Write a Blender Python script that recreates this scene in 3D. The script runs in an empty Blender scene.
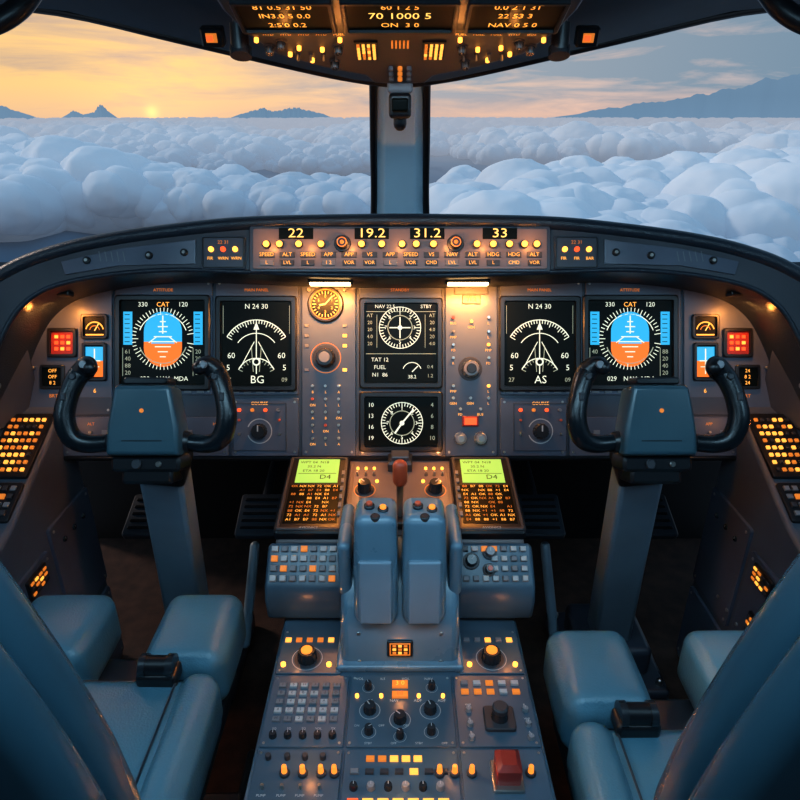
import bpy, bmesh, math, random
import numpy as np
from mathutils import Vector, Matrix, noise
random.seed(7)
scene=bpy.context.scene
scene.view_settings.view_transform='Standard'
try: scene.view_settings.look='Medium High Contrast'
except Exception: pass

# ------------------------------------------------------------------ materials
def mat(name,col,rough=.5,metal=0,emit=None,es=0,noise=0,nscale=6,bump=0,bscale=250,coat=0,spec=.5):
    m=bpy.data.materials.new(name); m.use_nodes=True; nt=m.node_tree; n=nt.nodes; l=nt.links
    b=n['Principled BSDF']
    b.inputs['Base Color'].default_value=(*col,1); b.inputs['Roughness'].default_value=rough
    b.inputs['Metallic'].default_value=metal; b.inputs['Specular IOR Level'].default_value=spec
    b.inputs['Coat Weight'].default_value=coat; b.inputs['Coat Roughness'].default_value=.25
    if emit: b.inputs['Emission Color'].default_value=(*emit,1); b.inputs['Emission Strength'].default_value=es
    if noise or bump:
        tc=n.new('ShaderNodeTexCoord')
    if noise:
        t=n.new('ShaderNodeTexNoise'); t.inputs['Scale'].default_value=nscale; t.inputs['Detail'].default_value=5
        l.new(tc.outputs['Object'],t.inputs['Vector'])
        r=n.new('ShaderNodeValToRGB'); r.color_ramp.elements[0].position=.3; r.color_ramp.elements[1].position=.7
        r.color_ramp.elements[0].color=(*[c*(1-noise) for c in col],1); r.color_ramp.elements[1].color=(*[min(1,c*(1+noise)) for c in col],1)
        l.new(t.outputs['Fac'],r.inputs['Fac']); l.new(r.outputs['Color'],b.inputs['Base Color'])
        mr=n.new('ShaderNodeMapRange'); mr.inputs['To Min'].default_value=max(0,rough-.1); mr.inputs['To Max'].default_value=min(1,rough+.12)
        l.new(t.outputs['Fac'],mr.inputs['Value']); l.new(mr.outputs['Result'],b.inputs['Roughness'])
    if bump:
        t2=n.new('ShaderNodeTexVoronoi'); t2.inputs['Scale'].default_value=bscale
        l.new(tc.outputs['Object'],t2.inputs['Vector'])
        bp=n.new('ShaderNodeBump'); bp.inputs['Strength'].default_value=bump; bp.inputs['Distance'].default_value=.002
        l.new(t2.outputs['Distance'],bp.inputs['Height']); l.new(bp.outputs['Normal'],b.inputs['Normal'])
    return m
def em(name,col,s=1.0): return mat(name,tuple(c*.3 for c in col),.5,0,col,s)

PANEL=mat('panel_paint',(.076,.092,.13),.36,noise=.2,coat=.2)
PANEL2=mat('panel_paint_dark',(.042,.052,.073),.38,noise=.2,coat=.15)
WARMP=mat('pedestal_paint',(.15,.12,.12),.4,noise=.2,coat=.1)
DECK=mat('deck_paint',(.055,.098,.138),.34,noise=.2,coat=.15)
QUAD=mat('quadrant_paint',(.12,.21,.28),.28,noise=.12,coat=.2)
HOOD=mat('glareshield_leather',(.018,.027,.040),.34,bump=.3,bscale=300)
HOODF=mat('glareshield_face',(.045,.048,.06),.38,noise=.2)
BLK=mat('black_plastic',(.010,.011,.014),.32)
BLKM=mat('matte_black',(.008,.009,.011),.8)
RUB=mat('grip_rubber',(.008,.012,.016),.25,bump=.1,bscale=400)
HUB=mat('yoke_hub_paint',(.035,.080,.105),.32,noise=.1,coat=.25)
COL=mat('column_paint',(.18,.26,.33),.36,noise=.12)
SEAT=mat('seat_leather',(.078,.185,.25),.30,noise=.12,nscale=4,bump=.22,bscale=260)
SEATD=mat('seat_shell',(.034,.085,.12),.25,noise=.12,nscale=3,coat=.3)
SEATP=mat('seat_piping',(.02,.035,.05),.4)
SCR=mat('screen_glass',(.004,.006,.005),.35,spec=.12)
METAL=mat('brushed_metal',(.45,.44,.42),.3,1)
RAIL=mat('rail_metal',(.06,.065,.07),.5,.6)
KEYL=mat('key_light',(.42,.43,.44),.5)
KEYG=mat('key_grey',(.17,.18,.2),.5)
KEYD=mat('key_dark',(.04,.042,.05),.45)
KNOB=mat('knob_black',(.02,.024,.03),.26)
KNOBG=mat('knob_grey',(.22,.23,.25),.35)
POSTM=mat('post_paint',(.55,.75,.90),.4,noise=.05)
CEIL=mat('ceiling_liner',(.025,.034,.046),.5,noise=.2)
WALL=mat('wall_liner',(.07,.085,.11),.45,noise=.2)
FLOOR=mat('floor_carpet',(.06,.030,.022),.9,noise=.35,nscale=25,bump=.5,bscale=500)
AMB=em('amber_light',(1,.38,.05),3.2)
AMBT=em('amber_text',(1,.42,.07),1.4)
AMBD=em('amber_dim',(.95,.28,.04),.6)
GLOW=em('warm_strip',(1,.6,.25),9)
YELT=em('yellow_text',(1,.60,.15),1.35)
RED=em('red_light',(1,.09,.02),1.6)
REDP=mat('red_plastic',(.30,.030,.02),.32)
REDO=mat('red_knob',(.55,.09,.04),.35)
WHT=em('display_white',(.85,.9,.72),.85)
WHD=em('display_dim',(.6,.68,.5),.4)
LCD=em('lcd_green',(.40,.68,.12),.9)
LCDK=mat('lcd_ink',(.02,.05,.01),.5)
CYN=em('display_cyan',(.03,.42,.76),.95)
ORG=em('display_orange',(.88,.19,.02),.95)
ORK=em('orange_cap',(1,.3,.04),1.1)
LBL=mat('label_print',(.55,.56,.55),.6)

# ------------------------------------------------------------------ builder
_tc={}
def tgeo(t):
    if t in _tc: return _tc[t]
    cu=bpy.data.curves.new('t','FONT'); cu.body=t; cu.align_x='CENTER'; cu.align_y='CENTER'; cu.resolution_u=2
    ob=bpy.data.objects.new('t',cu); scene.collection.objects.link(ob)
    dg=bpy.context.evaluated_depsgraph_get()
    me=bpy.data.meshes.new_from_object(ob.evaluated_get(dg))
    r=([tuple(v.co) for v in me.vertices],[tuple(p.vertices) for p in me.polygons])
    bpy.data.objects.remove(ob); bpy.data.curves.remove(cu); bpy.data.meshes.remove(me)
    _tc[t]=r; return r

class B:
    def __init__(s,name,M=None,k=1,o=(0,0),flip=False):
        s.name=name; s.v=[]; s.f=[]; s.mi=[]; s.mats=[]; s.M=M or Matrix(); s.k=k; s.o=o; s.flip=flip
    def c(s,x,y): return ((x-s.o[0])*s.k, (s.o[1]-y)*s.k if s.flip else (y-s.o[1])*s.k)
    def add(s,vs,fs,m):
        if m not in s.mats: s.mats.append(m)
        i=s.mats.index(m); o=len(s.v)
        s.v+=[tuple(s.M@Vector(p)) for p in vs]; s.f+=[tuple(a+o for a in f) for f in fs]; s.mi+=[i]*len(fs)
    def loft(s,rings,m,c0=True,c1=True,closed=True):
        n=len(rings[0]); vs=[p for r in rings for p in r]; fs=[]
        for i in range(len(rings)-1):
            for j in range(n if closed else n-1):
                a=i*n+j; b=i*n+(j+1)%n; fs.append((a,b,b+n,a+n))
        if c0: fs.append(tuple(range(n))[::-1])
        if c1: fs.append(tuple(range((len(rings)-1)*n,len(rings)*n)))
        s.add(vs,fs,m)
    def rr(s,x,y,w,h,z,r=0,seg=3):
        if r<=0: return [(x-w/2,y-h/2,z),(x+w/2,y-h/2,z),(x+w/2,y+h/2,z),(x-w/2,y+h/2,z)]
        r=min(r,w/2*.98,h/2*.98); P=[]
        for cx,cy,a in ((x+w/2-r,y-h/2+r,-90),(x+w/2-r,y+h/2-r,0),(x-w/2+r,y+h/2-r,90),(x-w/2+r,y-h/2+r,180)):
            for i in range(seg+1):
                t=math.radians(a+90*i/seg); P.append((cx+r*math.cos(t),cy+r*math.sin(t),z))
        return P
    def box(s,x,y,w,h,d,m,z=0,r=0,c=None):
        x,y=s.c(x,y); k=s.k; w*=k;h*=k;d*=k;z*=k;r*=k
        c=min(w,h,abs(d))*.2 if c is None else c*k
        s.loft([s.rr(x,y,w,h,z,r),s.rr(x,y,w,h,z+d-c,r),s.rr(x,y,w-2*c,h-2*c,z+d,max(r-c,r*.5))],m)
    def bx(s,x0,y0,x1,y1,d,m,**kw): s.box((x0+x1)/2,(y0+y1)/2,abs(x1-x0),abs(y1-y0),d,m,**kw)
    def frame(s,x,y,w,h,t,d,m,z=0,r=0):
        x,y=s.c(x,y);k=s.k;w*=k;h*=k;t*=k;d*=k;z*=k;r*=k;c=t*.25
        s.loft([s.rr(x,y,w,h,z,r),s.rr(x,y,w,h,z+d-c,r),s.rr(x,y,w-2*c,h-2*c,z+d,r),s.rr(x,y,w-2*t,h-2*t,z+d,r*.6),s.rr(x,y,w-2*t-c,h-2*t-c,z,r*.6)],m,False,False)
    def circ(s,x,y,r,z,n): return [(x+r*math.cos(2*math.pi*i/n),y+r*math.sin(2*math.pi*i/n),z) for i in range(n)]
    def cyl(s,x,y,r,d,m,z=0,n=20,r2=None,c=None):
        x,y=s.c(x,y);k=s.k;r*=k;d*=k;z*=k; r2=r if r2 is None else r2*k; c=min(r2*.2,d*.3) if c is None else c*k
        s.loft([s.circ(x,y,r,z,n),s.circ(x,y,r2,z+d-c,n),s.circ(x,y,r2-c,z+d,n)],m)
    def knob(s,x,y,r,h,m=None,top=None,skirt=True,ang=0,line=True):
        m=m or KNOB
        if skirt: s.cyl(x,y,r*1.35,h*.18,KEYD,n=24)
        X,Y=s.c(x,y);k=s.k;n=32;R=[]
        for z,f in ((h*.15,1),(h*.85,.92),(h,.8)):
            R.append([(X+r*k*f*(1-.06*(i%2))*math.cos(2*math.pi*i/n),Y+r*k*f*(1-.06*(i%2))*math.sin(2*math.pi*i/n),z*k) for i in range(n)])
        s.loft(R,m)
        if top: s.cyl(x,y,r*.55,h*.12,top,z=h)
        elif line:
            a=math.radians(ang); dx=math.sin(a);dy=math.cos(a)*(-1 if s.flip else 1)
            s.line(x,y,x+dx*r*.75,y+dy*r*.75,r*.16,KEYL,z=h*1.02)
    def toggle(s,x,y,r,h,m=None):
        s.cyl(x,y,r,h*.25,KEYD,n=12); s.cyl(x,y,r*.38,h,m or METAL,n=10,r2=r*.5)
    def line(s,x0,y0,x1,y1,w,m,z=0):
        a=Vector(s.c(x0,y0));b=Vector(s.c(x1,y1));d=(b-a)
        if d.length<1e-9:return
        p=Vector((-d.y,d.x)).normalized()*w*s.k/2; z*=s.k
        s.add([(*(a-p),z),(*(b-p),z),(*(b+p),z),(*(a+p),z)],[(0,1,2,3)],m)
    def arc(s,x,y,r0,r1,a0,a1,m,z=0,n=40):
        X,Y=s.c(x,y);k=s.k;vs=[]
        for i in range(n+1):
            t=math.radians(a0+(a1-a0)*i/n)
            vs+=[(X+r0*k*math.cos(t),Y+r0*k*math.sin(t),z*k),(X+r1*k*math.cos(t),Y+r1*k*math.sin(t),z*k)]
        s.add(vs,[(2*i,2*i+1,2*i+3,2*i+2) for i in range(n)],m)
    def ticks(s,x,y,r0,r1,a0,a1,n,w,m,z=0,maj=5):
        sg=-1 if s.flip else 1
        for i in range(n+1):
            t=math.radians(a0+(a1-a0)*i/n); q=r0 if i%maj else r0-(r1-r0)*.6
            s.line(x+q*math.cos(t),y+sg*q*math.sin(t),x+r1*math.cos(t),y+sg*r1*math.sin(t),w,m,z)
    def poly(s,pts,m,z=0,d=0):
        k=s.k;P=[s.c(*p) for p in pts]
        if d==0: s.add([(x,y,z*k) for x,y in P],[tuple(range(len(P)))],m)
        else:
            cx=sum(p[0] for p in P)/len(P);cy=sum(p[1] for p in P)/len(P);f=.975
            s.loft([[(x,y,z*k) for x,y in P],[(x,y,(z+d*.8)*k) for x,y in P],[(cx+(x-cx)*f,cy+(y-cy)*f,(z+d)*k) for x,y in P]],m)
    def text(s,t,x,y,size,m,z=0,sx=1):
        vs,fs=tgeo(t); X,Y=s.c(x,y);k=s.k*size
        s.add([(X+a*k*sx,Y+b*k,z*s.k) for a,b,_ in vs],fs,m)
    def tube(s,pts,r,m,n=14,sm=6,caps=True):
        P=[Vector(p) for p in pts]; R=r if isinstance(r,(list,tuple)) else [r]*len(P)
        Q=[];RR=[]
        if sm>1 and len(P)>2:
            for i in range(len(P)-1):
                p0=P[max(i-1,0)];p1=P[i];p2=P[i+1];p3=P[min(i+2,len(P)-1)]
                for j in range(sm):
                    t=j/sm
                    Q.append(.5*((2*p1)+(p2-p0)*t+(2*p0-5*p1+4*p2-p3)*t*t+(3*p1-p0-3*p2+p3)*t**3)); RR.append(R[i]*(1-t)+R[i+1]*t)
            Q.append(P[-1]);RR.append(R[-1])
        else: Q=P;RR=R
        rings=[];nv=None
        for i,q in enumerate(Q):
            d=(Q[min(i+1,len(Q)-1)]-Q[max(i-1,0)]).normalized()
            if nv is None: nv=d.orthogonal().normalized()
            nv=(nv-d*nv.dot(d)).normalized(); bn=d.cross(nv)
            rings.append([tuple(q+(nv*math.cos(2*math.pi*j/n)+bn*math.sin(2*math.pi*j/n))*RR[i]) for j in range(n)])
        if caps:
            d0=(Q[0]-Q[1]).normalized()*RR[0];d1=(Q[-1]-Q[-2]).normalized()*RR[-1]
            def cp(ring,c,d): return [[tuple(c+(Vector(p)-c)*math.cos(a)+d*math.sin(a)) for p in ring] for a in (.5,1.0,1.35)]
            rings=cp(rings[0],Q[0],d0)[::-1]+rings+cp(rings[-1],Q[-1],d1)
        s.loft(rings,m)
    def rbox(s,c,size,rad,m,R=None,puff=(0,0,0),warp=None,m_=5,mid=6):
        h=[a/2 for a in size]; c=Vector(c); key={}; vs=[];fs=[]
        def samp(H):
            L=[-H+rad*i/m_ for i in range(m_+1)]
            L+=[(-H+rad)+(2*H-2*rad)*i/mid for i in range(1,mid)]
            return L+[H-rad+rad*i/m_ for i in range(m_+1)]
        def vid(p,ax):
            kk=tuple(round(a,6) for a in p)
            if kk in key: return key[kk]
            q=Vector([max(-h[i]+rad,min(h[i]-rad,p[i])) for i in range(3)]); dl=Vector(p)-q
            if dl.length>1e-9: q=q+dl.normalized()*rad
            u=[min(1,abs(p[i])/h[i]) for i in range(3)]
            for i in range(3):
                if puff[i]:
                    o=[j for j in range(3) if j!=i]
                    q[i]+=math.copysign(puff[i],p[i])*(1-u[o[0]]**2)*(1-u[o[1]]**2)*(abs(p[i])/h[i])
            if warp: q=Vector(warp(q))
            if R: q=R@q
            key[kk]=len(vs); vs.append(tuple(q+c)); return key[kk]
        for ax in range(3):
            a,b=[j for j in range(3) if j!=ax]; A=samp(h[a]);Bq=samp(h[b])
            for sg in (-1,1):
                def g(i,j):
                    p=[0,0,0];p[ax]=sg*h[ax];p[a]=A[i];p[b]=Bq[j];return vid(p,ax)
                for i in range(len(A)-1):
                    for j in range(len(Bq)-1):
                        f=[g(i,j),g(i+1,j),g(i+1,j+1),g(i,j+1)]
                        if len(set(f))==4: fs.append(tuple(f))
        s.add(vs,fs,m)
    def done(s,parent=None,bevel=0,ang=35,seg=3):
        me=bpy.data.meshes.new(s.name); V=np.array(s.v); c=(V.min(0)+V.max(0))/2
        me.from_pydata([tuple(p) for p in V-c],[],s.f)
        for m in s.mats: me.materials.append(m)
        me.polygons.foreach_set('material_index',s.mi)
        bm=bmesh.new(); bm.from_mesh(me); bmesh.ops.recalc_face_normals(bm,faces=bm.faces); bm.to_mesh(me); bm.free()
        me.polygons.foreach_set('use_smooth',[True]*len(me.polygons)); me.set_sharp_from_angle(angle=math.radians(ang))
        ob=bpy.data.objects.new(s.name,me); ob.location=Vector(c); scene.collection.objects.link(ob)
        if parent: ob.parent=parent; ob.matrix_parent_inverse=Matrix.Translation(-parent.location)
        if bevel:
            md=ob.modifiers.new('bevel','BEVEL'); md.width=bevel; md.segments=seg; md.limit_method='ANGLE'; md.angle_limit=math.radians(30)
            md.harden_normals=False
        return ob
def emp(name,loc=(0,0,0)):
    e=bpy.data.objects.new(name,None); e.location=loc; e.empty_display_size=.1; scene.collection.objects.link(e); return e
def frameM(o,X,Y):
    X=Vector(X).normalized();Y=Vector(Y).normalized();Z=X.cross(Y)
    M=Matrix((X,Y,Z)).transposed().to_4x4(); M.translation=Vector(o); return M

EYE=Vector((0,0,1.5)); PT=math.atan(285/640)
Fv=Vector((0,math.cos(PT),-math.sin(PT))); Uv=Vector((0,math.sin(PT),math.cos(PT)))
def leaning(d,x=0,v=0):   # frame leaning back like the instrument panel, d metres in front of the crew station
    return frameM(EYE+Fv*d+Uv*v+Vector((x,0,0)),(1,0,0),Uv)

# ------------------------------------------------------------------ camera
cd=bpy.data.cameras.new('camera'); cam=bpy.data.objects.new('camera',cd); scene.collection.objects.link(cam)
cam.location=EYE; cam.rotation_euler=(math.pi/2-PT,0,0); cd.sensor_width=36; cd.lens=28.8; cd.clip_end=20000; cd.clip_start=.02
scene.camera=cam

# ------------------------------------------------------------------ world
w=bpy.data.worlds.new('dusk_sky'); scene.world=w; w.use_nodes=True; nt=w.node_tree; N=nt.nodes; L=nt.links
bg=N['Background']; tc=N.new('ShaderNodeTexCoord'); sep=N.new('ShaderNodeSeparateXYZ'); L.new(tc.outputs['Generated'],sep.inputs[0])
def mr(src,a,b,c=0,d=1):
    n=N.new('ShaderNodeMapRange'); L.new(src,n.inputs['Value'])
    for k_,v_ in zip(('From Min','From Max','To Min','To Max'),(a,b,c,d)): n.inputs[k_].default_value=v_
    return n.outputs['Result']
def ramp(src,els):
    n=N.new('ShaderNodeValToRGB'); L.new(src,n.inputs[0]); e=n.color_ramp.elements
    while len(e)<len(els): e.new(.5)
    for q,(p,c_) in zip(e,els): q.position=p; q.color=(*c_,1)
    return n.outputs[0]
def mix(f,a,b,mode='MIX'):
    n=N.new('ShaderNodeMix'); n.data_type='RGBA'; n.blend_type=mode
    for i,s_ in ((0,f),(6,a),(7,b)):
        if hasattr(s_,'is_output'): L.new(s_,n.inputs[i])
        elif i==0: n.inputs[0].default_value=s_
        else: n.inputs[i].default_value=(*s_,1)
    return n.outputs[2]
def mth(op,a,b=None):
    n=N.new('ShaderNodeMath'); n.operation=op
    for i,s_ in enumerate((a,b)):
        if s_ is None: continue
        if hasattr(s_,'is_output'): L.new(s_,n.inputs[i])
        else: n.inputs[i].default_value=s_
    return n.outputs[0]
X=mr(sep.outputs[0],-.6,.6); Zs=sep.outputs[2]
base=ramp(X,[(0,(.92,.56,.24)),(.25,(1.0,.62,.27)),(.5,(.92,.58,.38)),(.72,(.82,.55,.44)),(1,(.46,.44,.48))])
cc=ramp(X,[(0,(.50,.36,.27)),(.3,(.64,.45,.35)),(.55,(.36,.38,.42)),(1,(.17,.26,.35))])
mp=N.new('ShaderNodeMapping'); mp.inputs['Scale'].default_value=(2.6,2.6,20); L.new(tc.outputs['Generated'],mp.inputs[0])
ns=N.new('ShaderNodeTexNoise'); ns.inputs['Scale'].default_value=1.9; ns.inputs['Detail'].default_value=8; ns.inputs['Roughness'].default_value=.6; ns.inputs['Distortion'].default_value=.4; L.new(mp.outputs[0],ns.inputs['Vector'])
bias=mth('ADD',mth('MULTIPLY',X,.24),mth('MULTIPLY',mr(Zs,0,.12),.24))
mk=mr(mth('ADD',ns.outputs['Fac'],bias),.53,.80)
sky=mix(mk,base,cc)
sky=mix(mr(Zs,.035,0,0,.5),sky,(.70,.43,.34))
sky=mix(mr(Zs,.12,.4),sky,(.22,.39,.56))
sky=mix(mr(Zs,0,-.05),sky,(.25,.32,.41))
sd=Vector((-.3875,1.096,0.004)).normalized()
dt=N.new('ShaderNodeVectorMath'); dt.operation='DOT_PRODUCT'; L.new(tc.outputs['Generated'],dt.inputs[0]); dt.inputs[1].default_value=sd
dv=mth('MAXIMUM',dt.outputs['Value'],0)
sky=mix(mth('MULTIPLY',mth('POWER',dv,300),.16),sky,(1,.45,.10),'ADD')
sky=mix(mth('MULTIPLY',mth('POWER',dv,30000),.6),sky,(1.0,.42,.05),'ADD')
L.new(sky,bg.inputs[0]); bg.inputs[1].default_value=1.0

# ------------------------------------------------------------------ cloud sea
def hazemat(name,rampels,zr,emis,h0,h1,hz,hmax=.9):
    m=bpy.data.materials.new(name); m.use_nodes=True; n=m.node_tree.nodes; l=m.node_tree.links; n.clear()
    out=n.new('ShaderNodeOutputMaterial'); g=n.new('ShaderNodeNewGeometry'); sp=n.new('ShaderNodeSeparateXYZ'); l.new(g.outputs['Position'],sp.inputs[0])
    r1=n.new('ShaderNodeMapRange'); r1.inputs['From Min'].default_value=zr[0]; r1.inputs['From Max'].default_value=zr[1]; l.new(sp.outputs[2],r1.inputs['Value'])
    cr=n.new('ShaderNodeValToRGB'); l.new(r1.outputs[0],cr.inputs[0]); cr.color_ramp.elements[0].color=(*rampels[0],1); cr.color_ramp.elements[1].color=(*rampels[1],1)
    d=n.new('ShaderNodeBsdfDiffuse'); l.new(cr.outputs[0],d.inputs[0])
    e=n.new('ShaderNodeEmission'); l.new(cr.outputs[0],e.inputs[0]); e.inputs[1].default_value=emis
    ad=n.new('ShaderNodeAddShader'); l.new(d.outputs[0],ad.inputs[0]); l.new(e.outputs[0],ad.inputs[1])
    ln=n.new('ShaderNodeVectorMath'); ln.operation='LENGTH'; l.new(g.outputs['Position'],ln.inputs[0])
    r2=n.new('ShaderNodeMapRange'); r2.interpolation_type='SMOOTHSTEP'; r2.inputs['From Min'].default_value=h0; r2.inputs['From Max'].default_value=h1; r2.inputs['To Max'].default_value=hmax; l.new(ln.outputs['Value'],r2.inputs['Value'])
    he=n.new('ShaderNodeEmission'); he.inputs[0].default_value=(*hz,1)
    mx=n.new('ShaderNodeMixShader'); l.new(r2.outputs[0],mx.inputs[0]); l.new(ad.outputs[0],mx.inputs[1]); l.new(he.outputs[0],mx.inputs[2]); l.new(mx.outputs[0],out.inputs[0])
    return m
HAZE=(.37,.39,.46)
CLOUD=hazemat('cloud_puff',((.32,.42,.53),(.74,.80,.87)),(-78,-28),.08,80,2400,HAZE,.93)  # trough shade painted by height ramp; soft emission and distance haze painted in too
UNDER=hazemat('cloud_underlayer',((.07,.12,.18),(.17,.24,.32)),(-92,-68),.06,250,2300,HAZE,.95)  # shaded valleys painted as a dark blue sheet, darkest at the bottom
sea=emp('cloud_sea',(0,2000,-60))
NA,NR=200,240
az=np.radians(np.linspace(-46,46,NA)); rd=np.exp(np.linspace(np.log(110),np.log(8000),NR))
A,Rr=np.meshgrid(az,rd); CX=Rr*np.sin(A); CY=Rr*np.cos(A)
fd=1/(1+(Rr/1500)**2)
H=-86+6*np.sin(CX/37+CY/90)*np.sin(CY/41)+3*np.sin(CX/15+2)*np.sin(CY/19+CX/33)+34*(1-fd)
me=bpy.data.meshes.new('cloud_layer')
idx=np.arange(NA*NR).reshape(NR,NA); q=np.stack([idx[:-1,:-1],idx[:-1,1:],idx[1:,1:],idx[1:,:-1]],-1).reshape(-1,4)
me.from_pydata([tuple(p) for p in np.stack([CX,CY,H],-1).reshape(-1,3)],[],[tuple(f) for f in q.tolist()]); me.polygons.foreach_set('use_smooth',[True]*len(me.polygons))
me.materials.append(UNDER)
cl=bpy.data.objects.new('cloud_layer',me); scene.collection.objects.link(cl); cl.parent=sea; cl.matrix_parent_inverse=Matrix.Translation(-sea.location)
rng=random.Random(21)
bm=bmesh.new(); bmesh.ops.create_icosphere(bm,subdivisions=5,radius=1); ICO=[v.co.copy() for v in bm.verts]; ICF=[tuple(v.index for v in f.verts) for f in bm.faces]; bm.free()
bm=bmesh.new(); bmesh.ops.create_icosphere(bm,subdivisions=4,radius=1); ICO4=[v.co.copy() for v in bm.verts]; ICF4=[tuple(v.index for v in f.verts) for f in bm.faces]; bm.free()
def puffmesh(kk):
    vs=[];fs=[]
    S=[((0,0,0),(.62,.5,.30))]
    for i in range(15):
        a=rng.uniform(0,6.283);d=rng.uniform(.18,.66);r=rng.uniform(.15,.30)*(1.15-.6*d)
        S.append(((math.cos(a)*d*1.1,math.sin(a)*d*.85,.20*(1-d)+rng.uniform(-.05,.07)),(r*1.25,r*1.15,r*.95)))
    for c,sz in S:
        hi=sz[0]>.3; V_,F_=(ICO,ICF) if hi else (ICO4,ICF4)
        o=len(vs); c=Vector(c)
        for v in V_:
            p=Vector((v.x*sz[0],v.y*sz[1],v.z*sz[2]))+c
            if p.z<-.2: p.z=-.2
            q_=p*3.0+Vector((kk*7.3,0,0)); w_=noise.noise(q_*.8)*.4
            d=(1-abs(noise.noise(q_+Vector((w_,w_,0))))*2)*.040+noise.noise(q_*2.2)*.020+noise.noise(q_*6)*.006
            vs.append(tuple(p+v*d))
        fs+=[tuple(i+o for i in f) for f in F_]
    m_=bpy.data.meshes.new('cloud_puff'); m_.from_pydata(vs,[],fs); m_.polygons.foreach_set('use_smooth',[True]*len(m_.polygons)); m_.materials.append(CLOUD); return m_
NV=5
fields=[([],[]) for _ in range(NV)]
r=205.0
while r<5200:
    s_=52*(r/300)**.38
    nst=int(2*math.radians(43)*r/(s_*.55))
    for j in range(nst):
        a=math.radians(-43)+2*math.radians(43)*(j+rng.uniform(0,1))/nst; rr_=r+rng.uniform(-.3,.3)*s_
        x=rr_*math.sin(a);y=rr_*math.cos(a)
        g=max(math.exp(-(((x+190)/150)**2+((y-370)/115)**2)**1.5),.9*math.exp(-(((x-60)/70)**2+((y-560)/60)**2)),.9*math.exp(-(((x-330)/110)**2+((y-640)/60)**2)))
        bank=noise.noise(Vector((x/(s_*4.2),y/(s_*3.0),3.1)))
        if g>.3 or bank<-.05: continue
        edge=min(1,(bank+.05)/.25)
        sc=s_*rng.uniform(.7,1.3)*(.6+.55*edge)
        z=-80+20*edge*rng.uniform(.6,1)+30*(1-1/(1+(r/1500)**2))
        z=min(z,-.46*sc-9-r*.0015)
        th=rng.uniform(0,6.283); h=sc/2*1.3
        vs,fs=fields[rng.randrange(NV)]
        o=len(vs)
        for q_ in range(4):
            t=th+q_*math.pi/2; vs.append((x+h*math.cos(t),y+h*math.sin(t),z))
        fs.append((o,o+1,o+2,o+3))
    r+=s_*.45
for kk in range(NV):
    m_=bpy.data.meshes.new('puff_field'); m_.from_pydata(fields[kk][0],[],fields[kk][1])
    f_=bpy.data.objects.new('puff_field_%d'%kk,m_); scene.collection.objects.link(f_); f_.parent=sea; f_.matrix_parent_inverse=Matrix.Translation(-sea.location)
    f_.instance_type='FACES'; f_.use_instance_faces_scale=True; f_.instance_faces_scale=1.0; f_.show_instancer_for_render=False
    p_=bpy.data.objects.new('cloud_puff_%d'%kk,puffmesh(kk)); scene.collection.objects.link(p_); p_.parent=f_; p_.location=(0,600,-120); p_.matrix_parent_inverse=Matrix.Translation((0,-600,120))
def ridge(name,pts,dist,parent=None):
    b=B(name); n=160; rows=[[],[],[]]
    for i in range(n+1):
        t=i/n; xx=pts[0][0]+(pts[-1][0]-pts[0][0])*t; hh=np.interp(xx,[p[0] for p in pts],[p[1] for p in pts])
        hh=hh+(5*math.sin(i*.9)+4*math.sin(i*2.3+1)+4*math.sin(i*.37))*min(1,max(0,hh)/60)
        rows[0].append((xx*(dist-500),dist-500,-70)); rows[1].append((xx*dist,dist,hh)); rows[2].append((xx*(dist+400),dist+400,-70))
    b.loft(rows,MT,False,False,False); return b.done(ang=180)
MT=hazemat('hazy_mountain',((.09,.17,.26),(.05,.12,.20)),(0,150),.45,1000,9000,(.24,.34,.45),.7)  # aerial haze painted in: paler foot, blue self-emission, tint by distance
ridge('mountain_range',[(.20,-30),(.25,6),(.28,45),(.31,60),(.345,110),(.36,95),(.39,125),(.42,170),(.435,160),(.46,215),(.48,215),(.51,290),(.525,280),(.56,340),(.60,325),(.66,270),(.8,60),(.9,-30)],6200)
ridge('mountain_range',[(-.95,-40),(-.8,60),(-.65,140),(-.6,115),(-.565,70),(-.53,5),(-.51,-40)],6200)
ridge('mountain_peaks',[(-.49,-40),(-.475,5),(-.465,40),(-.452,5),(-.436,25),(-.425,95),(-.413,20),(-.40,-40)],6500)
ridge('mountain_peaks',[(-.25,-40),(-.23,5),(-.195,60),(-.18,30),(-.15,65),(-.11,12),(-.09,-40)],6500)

# ------------------------------------------------------------------ instrument panel
PM=leaning(1.6); ip=emp('instrument_panel',(0,1.46,.85))
def units(name,M,k): return B(name,M,k,(400,400),True)
b=units('panel_structure',PM,.0025)
b.bx(-60,262,860,458,-8,PANEL2,z=0,c=.5)
b.tube([((x-400)*.0025,-58*.0025,-.006) for x in (60,300,500,740)],.008,BLK,n=10,sm=1)
plates=[(22,284,113,414),(116,280,213,395),(216,280,299,395),(232,398,299,456),(64,417,229,456),(302,276,356,456),(359,280,442,388),(359,390,442,456),(445,276,497,456),
 (500,280,582,395),(585,280,680,395),(500,398,566,456),(569,417,736,456),(683,284,776,414)]
for (x0,y0,x1,y1) in plates:
    b.bx(x0,y0,x1,y1,2.0,PANEL,r=2,c=.6)
    for sx in (x0+4,x1-4):
        for sy in (y0+4,y1-4): b.cyl(sx,sy,1.3,.6,METAL,z=1.8,n=10)
b.bx(64,397,113,415,2,PANEL2,z=.2);b.bx(683,397,736,415,2,PANEL2,z=.2)
b.done(ip)
S=units('displays',PM,.0025)
def bezel(x0,y0,x1,y1):
    S.frame((x0+x1)/2,(y0+y1)/2,x1-x0+9,y1-y0+9,5,4.5,BLK,z=1.5,r=3)
    S.bx(x0,y0,x1,y1,1,SCR,z=1.6,c=.01)
Z=3.0
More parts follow.
